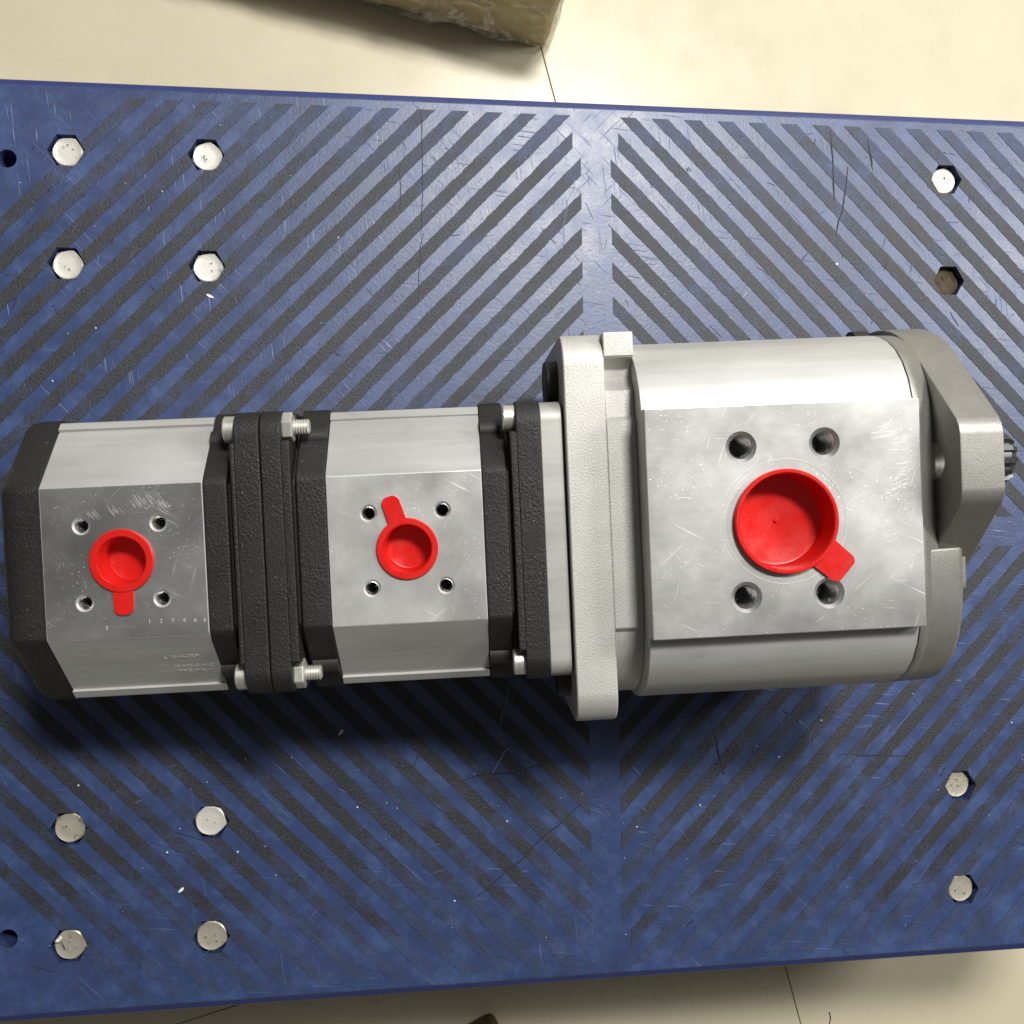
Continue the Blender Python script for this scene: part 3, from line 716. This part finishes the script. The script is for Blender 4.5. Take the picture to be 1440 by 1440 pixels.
# ------------------------------------------------------------------ red port plugs (lift out: things of their own)
def plug(s, t, n, Ro, Ri, rim, depth, tab_dir, tab_len, tab_w, label, nub=False, lift=0.15):
    root = bpy.data.objects.new('port_plug', None); C.objects.link(root); root.matrix_world = pump_matrix(s, t, n)
    tag(root, label, 'plug')
    def L(x, y, z): return Vector((x, y, z))*MM
    bm = bmesh.new(); K = 64
    prof = [(0.01, -depth-1.0), (Ri+0.4, -depth-1.0), (Ri+0.7, -depth), (Ri+0.85, lift), (Ro-0.3, lift), (Ro, lift+0.35), (Ro, rim-0.35), (Ro-0.35, rim), (Ri+0.45, rim), (Ri, rim-0.5), (Ri-0.35, -depth+1.2), (Ri-0.9, -depth+0.2), (Ri-1.5, -depth), (0.9 if nub else 0.4, -depth), (0.75 if nub else 0.3, -depth+(0.7 if nub else 0.12)), (0.01, -depth+(0.8 if nub else 0.14))]
    rg = [[bm.verts.new(L(r*math.cos(2*math.pi*i/K), r*math.sin(2*math.pi*i/K), h)) for i in range(K)] for r, h in prof]
    for a, b in zip(rg, rg[1:]):
        for i in range(K): bm.faces.new((a[i], a[(i+1) % K], b[(i+1) % K], b[i]))
    bm.faces.new(rg[0]); bm.faces.new(list(reversed(rg[-1])))
    finish('cup', bm, M['red'], root, smooth=40)
    bm = bmesh.new(); d = Vector((tab_dir[0], tab_dir[1])).normalized(); q = Vector((-d.y, d.x))
    x0 = Ri+1.0; pts = []
    hw = tab_w/2; rc = min(2.4, hw*0.75)
    pts += [(x0, -hw*1.08), (tab_len-rc, -hw)]
    for i in range(7): a = rad(-90+90*i/6); pts.append((tab_len-rc+rc*math.cos(a), -hw+rc+rc*math.sin(a)))
    for i in range(7): a = rad(90*i/6); pts.append((tab_len-rc+rc*math.cos(a), hw-rc+rc*math.sin(a)))
    pts += [(tab_len-rc, hw), (x0, hw*1.08)]
    th = 0.8
    def rise(u): return 0.0 if u < Ro else (u-Ro)*0.03
    top = [bm.verts.new(L(d.x*u+q.x*v, d.y*u+q.y*v, lift+th+rise(u))) for u, v in pts]; bot = [bm.verts.new(L(d.x*u+q.x*v, d.y*u+q.y*v, lift+0.02+rise(u))) for u, v in pts]
    bm.faces.new(top); bm.faces.new(list(reversed(bot)))
    for i in range(len(top)): bm.faces.new((top[i], bot[i], bot[(i+1) % len(top)], top[(i+1) % len(top)]))
    finish('pull_tab', bm, M['red'], root, smooth=40, bevel=0.00025)
    return root
plug(-176.8, 1.9, 44, 11.7, 8.7, 1.3, 9.5, (0.0, -1), 19.9, 6.9, 'small red plug with tab pointing to the stamped chamfer, in the last pump section')
plug(-72.3, 1.4, 44, 11.5, 8.8, 1.2, 9.0, (-5.4, 17.4), 20.6, 6.6, 'small red plug with tab between two screw holes, in the middle pump section')
plug(BC[0], BC[1], 60, 19.0, 17.3, 2.6, 10.5, (20.7, -18.4), 29.2, 11.6, 'large red plug with a wide cup in the big front pump section', nub=True)

# ------------------------------------------------------------------ chips and dust on the deck
def chip(name, x, y, a, l, wd, h, label, mat):
    bm = bmesh.new(); pts = []
    for i in range(7):
        q = 2*math.pi*i/7; r = random.uniform(0.75, 1.1); pts.append((l/2*math.cos(q)*r, wd/2*math.sin(q)*r))
    z0 = 0.00015
    bt = [bm.verts.new((px, py, 0)) for px, py in pts]; tp = [bm.verts.new((px*0.75, py*0.75, h*random.uniform(0.6, 1.1))) for px, py in pts]
    bm.faces.new(list(reversed(bt))); bm.faces.new(tp)
    for i in range(7): bm.faces.new((bt[i], bt[(i+1) % 7], tp[(i+1) % 7], tp[i]))
    o = finish(name, bm, mat); o.location = (x, y, z0); o.rotation_euler = (0, 0, a); return tag(o, label, 'chip')
chip('chip', -0.1990, -0.1590, rad(40), 0.0036, 0.0018, 0.0008, 'white elongated chip lying on the blue deck near the dull bolts', M['chip'])
chip('chip', -0.1262, -0.0900, rad(50), 0.0040, 0.0018, 0.0006, 'grey white flake on the dark strips beside the pump shadow', M['zincdull'])
chip('chip', -0.1845, 0.1147, rad(-30), 0.0050, 0.0016, 0.0006, 'thin whitish curl of swarf below a silver bolt head', M['chip'])
chip('chip', 0.1232, 0.1360, rad(50), 0.0018, 0.0014, 0.0006, 'tiny white crumb on the blue deck beside the rusty bolt pocket', M['chip'])
chip('chip', -0.2520, -0.1775, rad(30), 0.0026, 0.0022, 0.0030, 'white crumb stuck to a weathered bolt head', M['chip'])
bm = bmesh.new()
for q in range(95):
    x, y = random.uniform(-0.27, 0.23), random.choice((random.uniform(0.07, 0.2), random.uniform(-0.2, -0.08)))
    r = random.choice((0.0002, 0.0003, 0.0003, 0.00055)); z = 0.0002
    vs = [bm.verts.new((x+r*math.cos(a)*random.uniform(.7, 1.2), y+r*math.sin(a), z)) for a in (0, 1.6, 3.1, 4.7)]; tp = bm.verts.new((x, y, z+r))
    for i in range(4): bm.faces.new((vs[i], vs[(i+1) % 4], tp))
tag(finish('dust', bm, M['chip']), 'scattered pale dust specks on the blue deck', 'dust', kind='stuff')

# ------------------------------------------------------------------ wrapped carton and dark block on the floor
CA = rad(-11.5)
carton = bpy.data.objects.new('carton', None); C.objects.link(carton)
carton.location = (0.004, 0.326, FZ); carton.rotation_euler = (0, 0, CA)
tag(carton, 'brown carton wrapped in crumpled clear film standing on the cream tiles', 'carton')
def rumpled(name, mat, x0, x1, y0, y1, z0, z1, div, amp, sc, bev):
    bm = bmesh.new(); world_box(bm, x0, x1, y0, y1, z0, z1)
    bmesh.ops.bevel(bm, geom=bm.edges[:], offset=bev, segments=3, profile=0.5, affect='EDGES')
    bmesh.ops.subdivide_edges(bm, edges=[e for e in bm.edges if e.calc_length() > 0.02], cuts=div, use_grid_fill=True)
    from mathutils import noise as mn
    bm.normal_update()
    for v in bm.verts:
        d = mn.noise(v.co*sc)+0.6*mn.noise(v.co*sc*2.7)+0.35*abs(mn.noise(v.co*sc*6))
        v.co += v.normal*amp*d
        if v.co.z < z0: v.co.z = z0
    return finish(name, bm, mat, carton, smooth=70)
HB = 0.068
rumpled('box', M['card'], -0.34, 0.0, 0.0, 0.22, 0.0005, HB, 10, 0.0008, 25, 0.006)
rumpled('wrapping_film', M['film'], -0.346, 0.003, -0.003, 0.225, 0.0003, HB+0.003, 40, 0.0032, 42, 0.007)
blk = bmesh.new(); world_box(blk, -0.11, 0.0, -0.07, 0.0, 0.0, 0.022)
b_ = finish('wooden_block', blk, M['wood'], bevel=0.004, bevel_seg=3); b_.location = (-0.0405, -0.3070, FZ+0.0002); b_.rotation_euler = (0, 0, rad(25))
tag(b_, 'dark brown block lying on the tiles below the deck edge', 'block')
def strand(name, pts, r, label):
    cu = bpy.data.curves.new(name, 'CURVE'); cu.dimensions = '3D'; sp = cu.splines.new('POLY'); sp.points.add(len(pts)-1)
    for p, (x, y) in zip(sp.points, pts): p.co = (x, y, FZ+r+0.0001, 1)
    cu.bevel_depth = r; cu.bevel_resolution = 1
    o = bpy.data.objects.new(name, cu); C.objects.link(o); bpy.context.view_layer.update()
    me = bpy.data.meshes.new_from_object(o.evaluated_get(bpy.context.evaluated_depsgraph_get())); bpy.data.objects.remove(o)
    me.materials.clear(); me.materials.append(M['wood'])
    o = bpy.data.objects.new(name, me); C.objects.link(o); return tag(o, label, 'fibre')
strand('fibre', [(0.1895, -0.326), (0.1905, -0.330), (0.1890, -0.336)], 0.0003, 'short dark fibre on the tile beside the joint')

# flat faces keep their own normals next to the rounded edges
for o in list(C.objects):
    if o.type == 'MESH' and o.name.split('.')[0] in ('end_cover', 'pump_housing', 'intermediate_cover', 'flange_plate', 'centre_pad', 'neck', 'adapter_plate', 'gap_gasket', 'rear_casting', 'hub',
            'main_housing', 'port_boss', 'front_cover', 'lobe', 'lobe_step', 'mounting_flange', 'nut', 'deck_panel', 'tile', 'pull_tab', 'wooden_block'):
        md = o.modifiers.new('weighted', 'WEIGHTED_NORMAL'); md.keep_sharp = True; md.weight = 80
